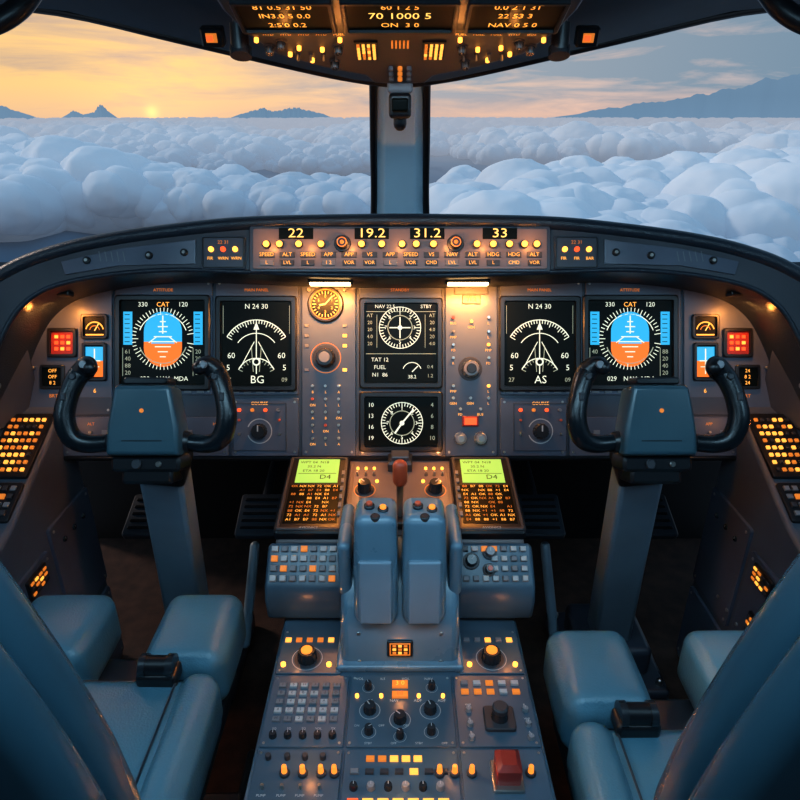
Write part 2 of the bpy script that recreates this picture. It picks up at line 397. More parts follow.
def pfd(cx,cy,fl):
    bezel(cx-43,cy-42,cx+43,cy+44)
    r=19
    S.poly([(cx-r,cy)]+[(cx-r*math.cos(t),cy-10-r*math.sin(t)*1.05) for t in np.linspace(0,math.pi,20)]+[(cx+r,cy)],CYN,z=Z)
    S.poly([(cx-r,cy)]+[(cx-r*math.cos(t),cy+6+r*math.sin(t)) for t in np.linspace(0,math.pi,20)]+[(cx+r,cy)],ORG,z=Z)
    S.poly([(cx-12,cy+2),(cx+12,cy+2),(cx+5,cy-7),(cx+2,cy-18),(cx,cy-26),(cx-2,cy-18),(cx-5,cy-7)],CYN,z=Z+.1)
    for dy,hw in ((-20,3),(-15,5),(-10,4),(-5,9),(0,12),(5,8),(10,5),(15,3)): S.line(cx-hw,cy+dy,cx+hw,cy+dy,1.1,WHT,z=Z+.25)
    S.line(cx,cy-26,cx,cy-8,1.3,WHT,z=Z+.3); S.line(cx-14,cy+1,cx-6,cy-5,1,WHT,z=Z+.3); S.line(cx+14,cy+1,cx+6,cy-5,1,WHT,z=Z+.3)
    S.arc(cx,cy-3,24,25,20,160,WHT,z=Z);S.arc(cx,cy-3,24,25,200,340,WHD,z=Z)
    S.ticks(cx,cy-3,27,31,10,350,48,.8,WHT,z=Z,maj=4)
    for sx,ww in ((-35,9),(35,9)):
        S.bx(cx+sx-ww/2,cy-30,cx+sx+ww/2,cy+3,.3,CYN,z=Z-.3)
        for i in range(7): S.line(cx+sx-3,cy-27+i*4.5,cx+sx+2,cy-27+i*4.5,.7,SCR,z=Z+.2)
        for i in range(4): S.text(random.choice(['20','40','61','88']),cx+sx,cy+10+i*7,6,WHD,z=Z)
        S.line(cx+sx-5,cy+6,cx+sx-5,cy+34,.6,WHD,z=Z)
    for i,t in enumerate(['330','CAT','120']): S.text(t,cx-20+i*20,cy-37,6.5,WHT if i!=1 else AMBT,z=Z)
    for i,t in enumerate(['029','NAV','MDA']): S.text(t,cx-18+i*18,cy+37,6.5,WHT,z=Z)
pfd(164,342,1);pfd(629,342,-1)
def nd(cx,cy,tag):
    bezel(cx-36,cy-43,cx+36,cy+43)
    S.arc(cx,cy+10,33.2,34.2,30,150,WHT,z=Z);S.ticks(cx,cy+10,30,33.5,30,150,24,.8,WHT,z=Z,maj=4)
    S.arc(cx,cy+12,22,22.9,35,145,WHT,z=Z); S.arc(cx,cy+34,19,20,25,155,WHT,z=Z); S.ticks(cx,cy+34,16.5,19,25,155,12,.7,WHD,z=Z,maj=3)
    S.line(cx,cy-22,cx,cy+30,1,WHT,z=Z); S.poly([(cx-3,cy-14),(cx,cy-22),(cx+3,cy-14)],WHT,z=Z+.1)
    for sx in(-1,1):
        S.line(cx+sx*2,cy-2,cx+sx*16,cy+24,.8,WHT,z=Z); S.line(cx+sx*5,cy+2,cx+sx*3,cy+28,.7,WHD,z=Z)
        S.text('60',cx+sx*25,cy+12,8,WHT,z=Z);S.text('5',cx+sx*28,cy+24,8,WHT,z=Z)
        S.line(cx+sx*33,cy-38,cx+sx*33,cy-10,.5,WHD,z=Z)
    S.cyl(cx,cy+18,4,.3,WHT,z=Z);S.cyl(cx,cy+18,2.4,.3,SCR,z=Z+.3)
    S.text(tag,cx+1,cy+36,11,WHT,z=Z+.2); S.text('27',cx-28,cy+36,6,WHD,z=Z);S.text('09',cx+28,cy+36,6,WHD,z=Z)
    S.text('N 24 30',cx,cy-37,7,WHT,z=Z)
nd(257,344,'BG');nd(539,344,'AS')
def dial(cx,cy,r,hands):
    S.arc(cx,cy,r-.8,r,0,360,WHT,z=Z); S.ticks(cx,cy,r*.8,r*.96,0,360,40,.8,WHT,z=Z,maj=5); S.arc(cx,cy,r*.56,r*.6,0,360,WHD,z=Z)
    for a in range(0,360,45): S.text(str(a//45+1),cx+r*.68*math.sin(math.radians(a)),cy-r*.68*math.cos(math.radians(a)),5.2,WHT,z=Z)
    for a,ln,ww in hands: S.line(cx-3*math.sin(math.radians(a)),cy+3*math.cos(math.radians(a)),cx+ln*r*math.sin(math.radians(a)),cy-ln*r*math.cos(math.radians(a)),ww,WHT,z=Z+.2)
    S.cyl(cx,cy,2.4,.4,WHT,z=Z)
bezel(364,303,438,384);dial(400,328,21,[(0,.5,1.2),(90,.5,1.2),(270,.5,1.2),(180,.5,1.2)])
for sx in(-1,1):
    for i in range(5): S.text(random.choice(['20','4.0','88','AT']),401+sx*31,316+i*7,5,WHD,z=Z)
    S.line(401+sx*24,315,401+sx*24,348,.5,WHD,z=Z)
S.text('NAV 22.5',385,307,5,WHT,z=Z-.1);S.text('STBY',426,307,5,WHT,z=Z-.1);S.line(366,312,436,312,.6,WHD,z=Z);S.line(366,354,436,354,.6,WHD,z=Z)
for i,t in enumerate(['TAT 12','FUEL','N1  86']): S.text(t,380,360+i*7.5,5.5,WHT,z=Z)
S.arc(412,372,9,9.8,20,160,WHT,z=Z);S.line(412,372,418,366,1,WHT,z=Z);S.text('38.2',412,377,5,WHT,z=Z);S.text('0.4',430,367,5,WHD,z=Z);S.text('1.2',430,376,5,WHD,z=Z)
bezel(364,396,438,447);dial(402,423,21,[(40,.85,1.6),(215,.6,1.8)])
for i in range(4):S.text('%d'%(i*3+10),371,405+i*11,6,WHT,z=Z);S.text('%d'%(i*2+4),432,405+i*11,6,WHD,z=Z)
for sx in (-1,1):
    X0=lambda x:400+sx*x
    S.frame(X0(336),343,29,29,3,4,BLK,z=1.5,r=2);S.box(X0(336),343,23,23,1.4,REDP,z=1.6)
    for i in range(3):
        for j in range(3): S.box(X0(336)-6+i*6,337+j*6,3.6,3.2,.6,RED if (i+j)%3 else AMBT,z=3)
    S.frame(X0(304),327,27,25,2.5,3.5,BLK,z=1.5,r=3);S.box(X0(304),327,22,20,1,SCR,z=1.6)
    S.arc(X0(304),331,8,9.2,10,170,AMBT,z=3);S.arc(X0(304),331,4.5,5.3,10,170,AMBD,z=3);S.line(X0(304),331,X0(304)+4,324,1,YELT,z=3);S.line(X0(304)-9,335,X0(304)+9,335,1.4,AMBT,z=3)
    S.frame(X0(304),362,24,38,2.5,4,BLK,z=1.5,r=2);S.box(X0(304),362,19,33,1,SCR,z=1.6)
    S.bx(X0(304)-9,347,X0(304)+9,361,.3,CYN,z=2.8);S.bx(X0(304)-9,361,X0(304)+9,377,.3,ORG,z=2.8);S.line(X0(304),349,X0(304),374,1.2,WHT,z=3.3);S.line(X0(304)-6,361,X0(304)+6,361,1.2,WHT,z=3.3);S.line(X0(304)-5,367,X0(304)+5,367,.8,WHT,z=3.3)
    S.frame(X0(346),377,24,24,2.5,3.5,BLK,z=1.5,r=2);S.box(X0(346),377,19,19,1,SCR,z=1.6)
    for i in range(3):S.text(random.choice(['8 2','OFF','24']),X0(346),371+i*6,5,AMBT,z=3)
    S.text('6',X0(304),391,6,AMBT,z=2.6);S.text('BRT',X0(345),396,5,AMBD,z=2.6)
    for i in range(3): S.toggle(X0(364),320+i*24,3,6)
S.done(ip)
K=units('panel_controls',PM,.0025)
K.cyl(326,305,18,4,BLK,z=1.5,n=40);K.cyl(326,305,15,.8,SCR,z=5.2,n=40);K.arc(326,305,14,15,0,360,AMBD,z=6.2)
K.ticks(326,305,10.5,13,0,360,24,.7,YELT,z=6.3,maj=6);K.line(326,305,333,297,1.2,YELT,z=6.4);K.line(326,305,320,306,1.6,YELT,z=6.4)
for a in range(0,360,60):K.text(str(a//60),326+7.5*math.sin(math.radians(a)),305-7.5*math.cos(math.radians(a)),4,AMBT,z=6.3)
K.knob(326,358,10,14,KNOB,top=KNOBG);K.arc(326,358,14.5,15.3,0,360,AMBD,z=2.3)
for i in range(5):
    for j in range(3):
        K.toggle(313+j*13,386+i*13,3.0,6,REDO if (i*3+j)%7==3 else METAL); K.text(random.choice(['ON','A','B','1','L']),313+j*13,392.2+i*13,3.6,AMBT,z=2.2)
for x in(307,345):
    for y in(326,336,346,370):K.box(x,y,4,3,1.2,AMB if random.random()<.4 else KEYG,z=2)
K.box(471,300,18,9,2,BLK,z=2);K.text('31.2',471,300,6,AMBT,z=4.3);K.frame(471,290,34,10,1.4,1.5,PANEL2,z=1.5)
for x,y,m in((453,318,REDP),(471,322,YELT),(488,318,METAL),(453,332,KEYG),(488,332,METAL),(453,345,METAL),(488,345,AMB),(453,358,METAL),(488,358,METAL),(453,386,METAL),(488,386,AMB),(453,398,METAL),(470,398,METAL),(488,398,METAL),(460,409,METAL),(480,409,METAL)):
    K.toggle(x,y,3.2,6,m);K.text(random.choice(['GEN','BUS','PMP','FD','L','R']),x,y+5.5,3.6,AMBT,z=2.2)
K.knob(470,369,9,14,KNOBG,top=KNOB)
K.box(470,421,16,10,3,REDP,z=2);K.box(470,421,12,7,.8,RED,z=5)
K.knob(460,438,6.5,11,KNOBG,top=METAL);K.knob(480,438,6.5,11,KNOBG,top=METAL)
for sx in(-1,1):
    X0=400+sx*140
    K.knob(X0,431,8,11,KNOB);K.arc(X0,431,11.6,12.6,200,520,KEYL,z=2.2)
    K.frame(X0,427,54,48,1,1,PANEL2,z=1.6)
    for i,m in enumerate((RED,AMBD,RED,KEYG)):K.cyl(X0-20+i*13,410,1.8,3,m,z=2,n=12)
    for i in range(2):
        K.toggle(X0-20+i*40,420,2.6,5,REDO);K.toggle(X0-20+i*40,434,2.6,5,METAL)
    K.text('COURSE',X0,403.5,4.5,AMBT,z=2.2)
    for i in range(4):
        xx=400+sx*(182+i*42);K.text(random.choice(['ALT','NAV','HDG','APP']),xx,424,4,AMBD,z=2.2);K.toggle(xx,432,2.6,5,METAL);K.text(random.choice(['OFF','ON','TEST']),xx,439,3.2,LBL,z=2.2);K.box(xx+14,432,6,4,1.2,KEYG,z=2)
for x,y in((345,290),(309,290)):K.cyl(x,y,2,2,KEYG,z=2,n=10)
for t,x,y in(('STANDBY',400,289.5),('MAIN PANEL',257,289.5),('MAIN PANEL',539,289.5),('ATTITUDE',164,289.5),('ATTITUDE',629,289.5)):K.text(t,x,y+1,4.2,AMBD,z=2.3)
for x0 in(218,503):
    for i in range(6):K.box(x0+6+i*12,391.5,7,3,1,KEYG,z=2)
for x0 in(120,589):
    for i in range(7):K.box(x0+6+i*12.5,391.5,7,3,1,KEYG,z=2)
K.done(ip)

# ------------------------------------------------------------------ glareshield
kh=.0022656; HM=leaning(1.45); gs=emp('glareshield',(0,1.5,1.25))
st=[((-110,430),(-30,430)),((-80,350),(-12,375)),((-40,297),(2,338)),((10,264),(20,308)),((60,246),(50,288)),((110,235),(105,276)),((170,226),(172,271)),((240,218),(240,273)),((320,215),(320,276)),((400,214),(400,277))]
st=st+[((800-a[0],a[1]),(800-c[0],c[1])) for a,c in st[:-1][::-1]]
def cr(P,sm=6):
    Q=[]
    P=[Vector(p) for p in P]
    for i in range(len(P)-1):
        p0=P[max(i-1,0)];p1=P[i];p2=P[i+1];p3=P[min(i+2,len(P)-1)]
        for j in range(sm):
            t=j/sm;Q.append(.5*((2*p1)+(p2-p0)*t+(2*p0-5*p1+4*p2-p3)*t*t+(3*p1-p0-3*p2+p3)*t**3))
    Q.append(P[-1]);return Q
O=cr([a for a,c in st]);I=cr([c for a,c in st])
def hu(p,wz=0): return ((p[0]-400)*kh,(400-p[1])*kh,wz)
b=B('hood',HM)
rows=[[],[],[],[],[],[]]
for o,i in zip(O,I):
    o2=o.lerp(i,.14); i2=i.lerp(o,.06)
    rows[0].append(hu(o,-.12));rows[1].append(hu(o,-.02));rows[2].append(hu(o2,0));rows[3].append(hu(i2,0));rows[4].append(hu(i,-.012));rows[5].append(hu(i,-.152))
b.loft(rows[:3],HOOD,False,False,False);b.loft(rows[2:4],HOODF,False,False,False);b.loft(rows[3:],HOOD,False,False,False)
b.done(gs,ang=50)
b=B('padded_rim',HM)
b.tube([hu(o.lerp(i,.1),-.006) for o,i in zip(O,I)],.0165,HOOD,n=16,sm=1)
b.tube([hu(i.lerp(o,.03),-.004) for o,i in zip(O,I)],.0065,HOOD,n=10,sm=1)
b.done(gs,ang=60)
b=B('deck')
r0=[tuple(HM@Vector(hu(o,-.10))) for o in O]
r1=[]
for p in r0:
    p=Vector(p); f=max(0,1-abs(p.x)/1.25); r1.append((p.x*1.02,min(p.y+.1+.34*math.sqrt(f),1.98),p.z-.05-.07*math.sqrt(f)))
r2=[(p[0]*1.02,p[1]+.08,p[2]-.25) for p in r1]
b.loft([r0,r1,r2],HOOD,False,False,False);b.done(gs,ang=60)
G=units('mode_control_panel',HM,kh)
G.bx(250,227,550,273,5,PANEL2,z=-1,r=3);G.bx(254,230,546,270,1.5,WARMP,z=4,r=2)
for t,x in(('22',297),('19.2',372),('31.2',427),('33',499)):
    G.box(x,235,34,11,1,SCR,z=5.2);G.text(t,x,235,13,YELT,z=6.4,sx=1.25)
for x in(268,281,300,322,362,382,402,416,433,476,492,508,523,535):
    G.cyl(x,246,4.0,4,KEYD,z=5,n=14);G.cyl(x,246,3.1,1.5,AMB,z=8.6,n=14)
for x in(343,455):
    G.cyl(x,245,8.5,2,BLK,z=5,n=24);G.cyl(x,245,6,7,KNOB,z=6,n=24);G.arc(x,245,4,5,0,360,AMBD,z=13.2);G.cyl(x,245,2,1,AMBD,z=12.6)
for i in range(14):
    x=268+i*20.4
    G.box(x,256,15,5.5,1.2,KEYD,z=5.2);G.text(random.choice(['SPEED','HDG','VS','ALT','NAV','APP']),x,256,5.4,AMBT,z=6.8)
    G.box(x,264,13,5.5,1.2,KEYD if i%3 else KEYG,z=5.2);G.text(random.choice(['LVL','CMD','L','VOR','1 2']),x,264,5,AMBT,z=6.8)
for sx in(-1,1):
    x0=400+sx*176
    G.box(x0,253,44,33,2.5,PANEL2,z=0,r=2);G.frame(x0,253,42,31,1.2,1,BLK,z=2.2,r=2)
    for i in range(3):G.cyl(x0-12+i*12,250,2.6,3,RED if i==1 else AMB,z=2.2,n=14)
    for i in range(3):G.text(random.choice(['WRN','FIR','BAR']),x0-13+i*13,259,4.4,AMBT,z=3)
    G.text('22 31',x0,243,5,AMBD,z=3)
    P=[(62,262),(120,249),(196,240),(196,264),(120,266),(66,275)]
    G.poly([(400+sx*(400-x),y) for x,y in P],PANEL,z=0,d=2.2)
    for dx,dy in((88,261),(150,256),(185,253)):
        xx=400+sx*(400-dx); G.cyl(xx,dy,3.8,2.5,BLK,z=2,n=16);G.cyl(xx,dy,1.8,1,METAL,z=4.4,n=12)
    for i in range(5):G.line(400+sx*(300-i*6),252,400+sx*(300-i*6)+2,262,1,KEYG,z=2.5)
G.done(gs)
b=B('flood_lamps',HM)
for x in(328,470):
    b.rbox(((x-400)*kh,(400-278)*kh,-.055),(.105,.014,.03),.004,BLK);b.rbox(((x-400)*kh,(400-280.5)*kh,-.047),(.095,.006,.02),.002,GLOW)
for sx in(-1,1):
    b.rbox((sx*.815,.252,-.07),(.07,.012,.03),.004,BLK)
b.done(gs)
def area(name,loc,dirv,sx,sy,e,col,spread=None):
    ld=bpy.data.lights.new(name,'AREA');ld.shape='RECTANGLE';ld.size=sx;ld.size_y=sy;ld.energy=e;ld.color=col
    if spread: ld.spread=math.radians(spread)
    o=bpy.data.objects.new(name,ld);o.location=loc;o.rotation_euler=Vector(dirv).to_track_quat('-Z','Y').to_euler();scene.collection.objects.link(o);return o
def point_light(name,loc,e,r=.003,col=(1,.36,.08)):
    ld=bpy.data.lights.new(name,'POINT');ld.energy=e;ld.color=col;ld.shadow_soft_size=r
    o=bpy.data.objects.new(name,ld);o.location=loc;scene.collection.objects.link(o)
WC=(1,.36,.07)
for x in(-.18,.175):
    area('flood_light',HM@Vector((x,.262,-.05)),(-Uv*1+Fv*.75),.1,.02,1.5,WC)
for sx in(-1,1):
    area('side_flood_light',HM@Vector((sx*.83,.225,-.06)),(-Uv+Fv*.5+Vector((-sx*.1,0,0))),.06,.02,.42,WC)
    point_light('side_bulb',HM@Vector((sx*.85,.20,-.04)),.14,.006,(1,.33,.06))
for x in(272,311,352,400,448,484,529):
    point_light('panel_glow',HM@Vector(((x-400)*kh,(400-247)*kh,.05)),.13)  # floating point lights without fixtures, added for warm glow on the face

# ------------------------------------------------------------------ windshield structure
wp=emp('window_post',(0,1.72,1.4))
def postring(y,z,w,t):
    nrm=Vector((0,-.75,-.1)).normalized()
    pts=[(-w/2,-t),(-w/2,0),(-w/2+.018,.012),(-w/2+.03,.03),(w/2-.03,.03),(w/2-.018,.012),(w/2,0),(w/2,-t)]
    return [(x,y+nrm.y*q,z+nrm.z*q) for x,q in pts]
b=B('post_core');b.loft([postring(y,z,w_,.05) for y,z,w_ in((1.56,1.68,.125),(1.62,1.58,.125),(1.72,1.44,.135),(1.82,1.28,.145),(1.9,1.1,.17))],POSTM);b.done(wp,bevel=.004)
b=B('post_seals')
for sx in(-1,1):b.tube([(sx*w_/2,y-.008,z) for y,z,w_ in((1.56,1.68,.122),(1.62,1.58,.122),(1.72,1.44,.132),(1.82,1.28,.142),(1.9,1.1,.17))],.009,BLK,n=10)
b.done(wp)
hp=[(0,1.564,1.568),(.10,1.568,1.578),(.22,1.574,1.600),(.48,1.597,1.655),(.744,1.62,1.710),(1.0,1.60,1.73),(1.2,1.35,1.735),(1.22,.6,1.74),(1.22,-1.0,1.74)]
hp=[(-x,y,z) for x,y,z in hp[:0:-1]]+hp
b=B('ceiling')
q0=[(x*1.02,y+.10,z+.30) for x,y,z in hp];q1=hp;q2=[(x*.94,y-.05 if abs(x)<1.1 else y,z-.010) for x,y,z in hp];q3=[(x*.82,min(y,1.42)-.06,z+.03) for x,y,z in hp];q4=[(x*.6,min(y,1.0)-.05,1.80) for x,y,z in hp]
q5=[(x*.3,min(y,.6),1.86) for x,y,z in hp]
b.loft([q0,q1,q2,q3,q4,q5],CEIL,False,True,False);b.done(ang=60)
b=B('trim_1');b.tube([(x,y-.01,z-.004) for x,y,z in hp[:-1][1:]],.010,BLK,n=10,sm=4);b.done(ang=60)
GL=bpy.data.materials.new('windshield_glass');GL.use_nodes=True;n=GL.node_tree.nodes;l=GL.node_tree.links;n.clear()
o_=n.new('ShaderNodeOutputMaterial');t_=n.new('ShaderNodeBsdfTransparent')
t_.inputs[0].default_value=(.94,.98,.99,1);l.new(t_.outputs[0],o_.inputs[0])
for i,sx in enumerate((-1,1)):
    b=B('window_%d'%(i+1));b.loft([[(sx*.05,1.9,1.14),(sx*.5,1.93,1.1),(sx*1.05,1.7,1.05),(sx*1.2,1.3,1.1)],[(sx*.05,1.62,1.60),(sx*.48,1.64,1.67),(sx*.98,1.62,1.74),(sx*1.2,1.36,1.74)]],GL,False,False,False);b.done(ang=180)
for nm,sx in(('left',-1),('right',1)):
    b=B('wall_'+nm)
    b.rbox((sx*1.26,.25,.55),(.08,2.5,1.18),.02,WALL);b.rbox((sx*1.26,-.35,1.5),(.08,1.3,.8),.02,WALL)
    b.rbox((sx*1.25,1.42,1.4),(.07,.07,.7),.02,BLK);b.done()
b=B('wall_back');b.rbox((0,-1.04,.93),(2.5,.08,1.9),.02,WALL);b.done()
b=B('floor');b.rbox((0,.5,-.03),(2.5,3.2,.06),.01,FLOOR);b.done()
b=B('wall_front');b.rbox((0,2.08,.5),(2.5,.06,1.1),.02,BLKM);b.done()

# ------------------------------------------------------------------ overhead panel
OM=frameM((0,1.25,1.548),(1,0,0),(0,-.94,.346)); oh=emp('overhead_panel',(0,1.05,1.62))
b=B('overhead_body',OM)
half=[(.045,0),(.06,.03),(.13,.062),(.20,.11),(.235,.18),(.25,.24),(.26,.45)]
out=[(x,y) for x,y in half]+[(-x,y) for x,y in half[::-1]]
def inset(P,f,cy=.25): return [(x*f,cy+(y-cy)*f) for x,y in P]
b.loft([[(x*1.12,y-.0,-.10) for x,y in out],[(x,y,-.012) for x,y in out],[(x,y,0) for x,y in inset(out,.97)]],HOODF)
b.done(oh,bevel=.003)
D=B('overhead_controls',OM)
for x,w_,tx in((-.16,.125,['81 0.5 31 50','IN3.0 5 0.0',"2:5'0 0.2"]),(0,.15,['60 1 2 5','70 1000 5','ON  3 0']),(.16,.125,['0.0 2 1 31','22 53 3','NAV 0 5 0'])):
    D.frame(x,.232,w_+.012,.082,.006,.008,BLK,z=0,r=.004);D.box(x,.232,w_,.07,.003,SCR,z=.001)
    D.text(tx[0],x,.258,.016,AMBT,z=.005);D.text(tx[1],x,.236,.022 if x==0 else .016,YELT if x==0 else AMBT,z=.005);D.text(tx[2],x,.212,.016,AMBT,z=.005)
    D.box(x,.33,w_,.09,.003,SCR,z=.001)
    for i in range(4):D.text('31 22 05',x,.30+i*.02,.016,AMBT,z=.005)
for sx in(-1,1):
    D.box(sx*.052,.13,.036,.056,.003,BLK,z=0)
    for i in range(4):
        for j in range(5):D.box(sx*.052-.012+i*.008,.110+j*.010,.0045,.005,.003,AMBT if random.random()<.65 else AMBD,z=.003)
    for x,y in((.095,.14),(.18,.155),(.2,.14),(.105,.09)):D.knob(sx*x,y,.007,.012,KNOB)
    for x,y in((.12,.135),(.155,.14),(.14,.10),(.172,.12),(.215,.165),(.09,.165)):D.cyl(sx*x,y,.0034,.006,AMB,z=0,n=12)
    for i in range(5):D.text(random.choice(['FUEL','BUS','HYD']),sx*(.09+i*.026),.182,.008,AMBT,z=.003)
    for i in range(4):D.toggle(sx*(.1+i*.02),.118,.004,.012)
for i in range(3):
    for sx in(-1,0,1):D.cyl(sx*.015,.03+i*.02,.004,.006,KEYG if sx else AMBD,n=12)
for i in range(5):D.box(-.012+i*.006,.148,.003,.02,.003,AMBD)
D.done(oh)
for x in(-.17,-.09,.09,.17):point_light('overhead_glow',OM@Vector((x,.175,.03)),.05)  # floating points added to carry the display glow onto the housing
for sx in(-1,1):
    e=emp('reading_lamp',(sx*.27,1.15,1.6));b=B('lamp_body')
    b.tube([(sx*.247,1.13,1.66),(sx*.247,1.13,1.625)],.009,BLK,sm=1)
    b.tube([(sx*.247,1.13,1.628),(sx*.247,1.125,1.590)],.014,BLK,n=24,sm=1,caps=False);b.tube([(sx*.247,1.13,1.596),(sx*.247,1.125,1.583)],.0165,KNOB,n=24,sm=1,caps=False)
    b.rbox((sx*.247,1.14,1.675),(.05,.05,.02),.006,BLK);b.done(e)
    b=B('indicator_light',frameM((sx*.345,1.35,1.632),(1,0,0),(0,-.3,.95)));b.box(0,0,.042,.033,.02,BLK,z=-.01,r=.004);b.box(0,0,.020,.015,.003,AMBD,z=.01);b.box(-.003,0,.011,.009,.003,RED,z=.0125);b.done()
    e=emp('grab_handle',(sx*.68,1.2,1.65));b=B('handle');b.tube([(sx*.60,1.25,1.70),(sx*.625,1.22,1.66),(sx*.665,1.19,1.632),(sx*.72,1.14,1.615),(sx*.80,1.08,1.62)],.017,BLK);b.rbox((sx*.595,1.26,1.705),(.06,.06,.04),.012,BLK);b.rbox((sx*.82,1.07,1.64),(.06,.06,.06),.012,BLK);b.done(e)
e=emp('magnetic_compass',(0,1.25,1.53));b=B('compass_body')
b.rbox((0,1.27,1.545),(.045,.05,.02),.006,KNOBG);b.rbox((0,1.265,1.515),(.04,.045,.042),.008,BLK);b.rbox((0,1.245,1.516),(.03,.02,.022),.004,SCR)
b.tube([(0,1.27,1.5),(0,1.27,1.485)],.012,BLK,sm=1);b.done(e)

# ------------------------------------------------------------------ yokes
def yoke(x,sgn):
    e=emp('control_yoke',(x,1.13,.95))
    M=frameM(EYE+Fv*1.25+Uv*(-.039)+Vector((x,0,0)),(1,0,0),Uv);k=.00190
    b=B('hub',M)
    def tr(z,f=1,dy=0): return [(a*k*f,(c_*f+dy)*k,z*k) for a,c_ in((-38,-36),(38,-36),(37,-8),(29,36),(-29,36),(-37,-8))]
    b.loft([tr(-18,.9),tr(14),tr(22,.93)],HUB);b.done(e,bevel=.006)
    b=B('hub_fittings',M,k)
    b.cyl(0,10,2.2,1,AMBD,z=22,n=12);b.line(-20,-20,20,-20,1,BLK,z=22.3);b.box(0,40,44,7,26,BLK,z=-12,r=3)
    b.box(0,-44,70,16,36,BLK,z=-22,r=4);b.box(0,-57,52,16,40,BLK,z=-30,r=4);b.cyl(-8,-44,5,3,KEYD,z=14);b.cyl(14,-44,3,2,METAL,z=14)
    b.done(e)
    b=B('horns',M)
    for sx in(-1,1):
        P=[(18,-22,0),(40,-23,2),(62,-24,6),(76,-17,10),(82,2,12),(79,24,10),(73,42,6),(66,52,2)]
        b.tube([(sx*a*k,c_*k,z*k) for a,c_,z in P],[.017,.017,.018,.0195,.0195,.0185,.0195,.021],RUB,n=20)
        b.tube([(sx*a*k,c_*k,z*k) for a,c_,z in((69,49,4),(61,56,8),(55,53,14))],[.020,.018,.014],BLK,n=16)
        b.tube([(sx*a*k,c_*k,z*k) for a,c_,z in((20,-22,0),(36,-22.5,1))],.0225,BLK,n=20,sm=1)
    b.done(e,ang=60)
    b=B('horn_switches',M,k)
    for sx in(-1,1):
        b.cyl(sx*60,56,4,14,KNOBG,z=6,n=14);b.cyl(sx*71,44,3,15,KEYD,z=4,n=14);b.box(sx*79,24,5,8,14,KEYD,z=8)
    b.done(e)
    b=B('column')
    t=Vector((x,1.155,.86));bt=Vector((sgn*.602,1.42,.13));d=(bt-t).normalized()
    n1=Vector((1,0,0));n1=(n1-d*n1.dot(d)).normalized();n2=d.cross(n1)
    def sec(p,w_,h_): return [tuple(p+n1*a*w_/2+n2*c_*h_/2) for a,c_ in((-1,-1),(1,-1),(1,1),(-1,1))]
    b.loft([sec(t,.088,.075),sec(t.lerp(bt,.5),.095,.08),sec(bt,.105,.085)],COL)
    b.loft([sec(t.lerp(bt,-.03),.11,.10),sec(t.lerp(bt,.06),.10,.09)],BLK);b.done(e,bevel=.01)
    b=B('column_base');b.rbox((sgn*.602,1.43,.10),(.20,.20,.10),.02,PANEL2);b.rbox((sgn*.602,1.43,.03),(.28,.32,.06),.015,PANEL2)
    for a in(-1,1):
        for c_ in(-1,1):b.tube([(sgn*.602+a*.115,1.43+c_*.13,.06),(sgn*.602+a*.115,1.43+c_*.13,.07)],.01,METAL,sm=1,n=10)
    b.tube([(sgn*.602-sgn*.14,1.45,.06),(sgn*.602-sgn*.16,1.6,.3)],.015,COL,sm=1);b.done(e)
yoke(-.488,-1);yoke(.494,1)
PED=mat('pedal_metal',(.030,.040,.055),.5)
for sgn in(-1,1):
    e=emp('rudder_pedals',(sgn*.6,1.6,.4));b=B('pedals')
    for x in(.42,.75):
        M=frameM((sgn*x,1.62,.39),(1,0,0),(0,.93,.36));b.M=M
        b.box(0,0,.13,.15,.02,PED,r=.01)
        for i in range(5):b.box(0,-.05+i*.025,.10,.008,.006,BLK,z=.02)
        b.M=Matrix();b.tube([(sgn*x,1.64,.38),(sgn*x,1.8,.42),(sgn*x,2.03,.45)],.014,PED,n=10)
    b.done(e)

# ------------------------------------------------------------------ centre pedestal
cp=emp('center_pedestal',(0,1.0,.3))
b=B('pedestal_body')
def prof(x): return [(x,1.42,.712),(x,1.13,.665),(x,1.128,.60),(x,1.10,.55),(x,1.42,.5)]
b.loft([prof(-.268),prof(.268)],WARMP);b.done(cp,bevel=.008)
b=B('side_boxes')
for sx in(-1,1):
    def pr(x):return [(x,1.128,.666),(x,1.056,.603),(x,1.046,.57),(x,1.058,.515),(x,1.12,.506)]
    a,c_=(-.283,-.118) if sx<0 else (.118,.283)
    b.loft([pr(a),pr(c_)],DECK)
b.done(cp,bevel=.009)
b=B('lower_console')
b.loft([[(-.25,.36,.505),(.25,.36,.505),(.25,1.12,.505),(-.25,1.12,.505)],[(-.25,.36,.46),(.25,.36,.46),(.25,1.12,.46),(-.25,1.12,.46)],[(-.2,.38,.40),(.2,.38,.40),(.2,1.5,.40),(-.2,1.5,.40)],[(-.2,.38,0),(.2,.38,0),(.2,1.5,0),(-.2,1.5,0)]],DECK);b.done(cp,bevel=.006)
AM=frameM((0,1.13,.666),(1,0,0),(0,.29,.047))
c=B('upper_controls',AM)
c.box(0,.14,.225,.25,.003,WARMP,z=0,r=.004)
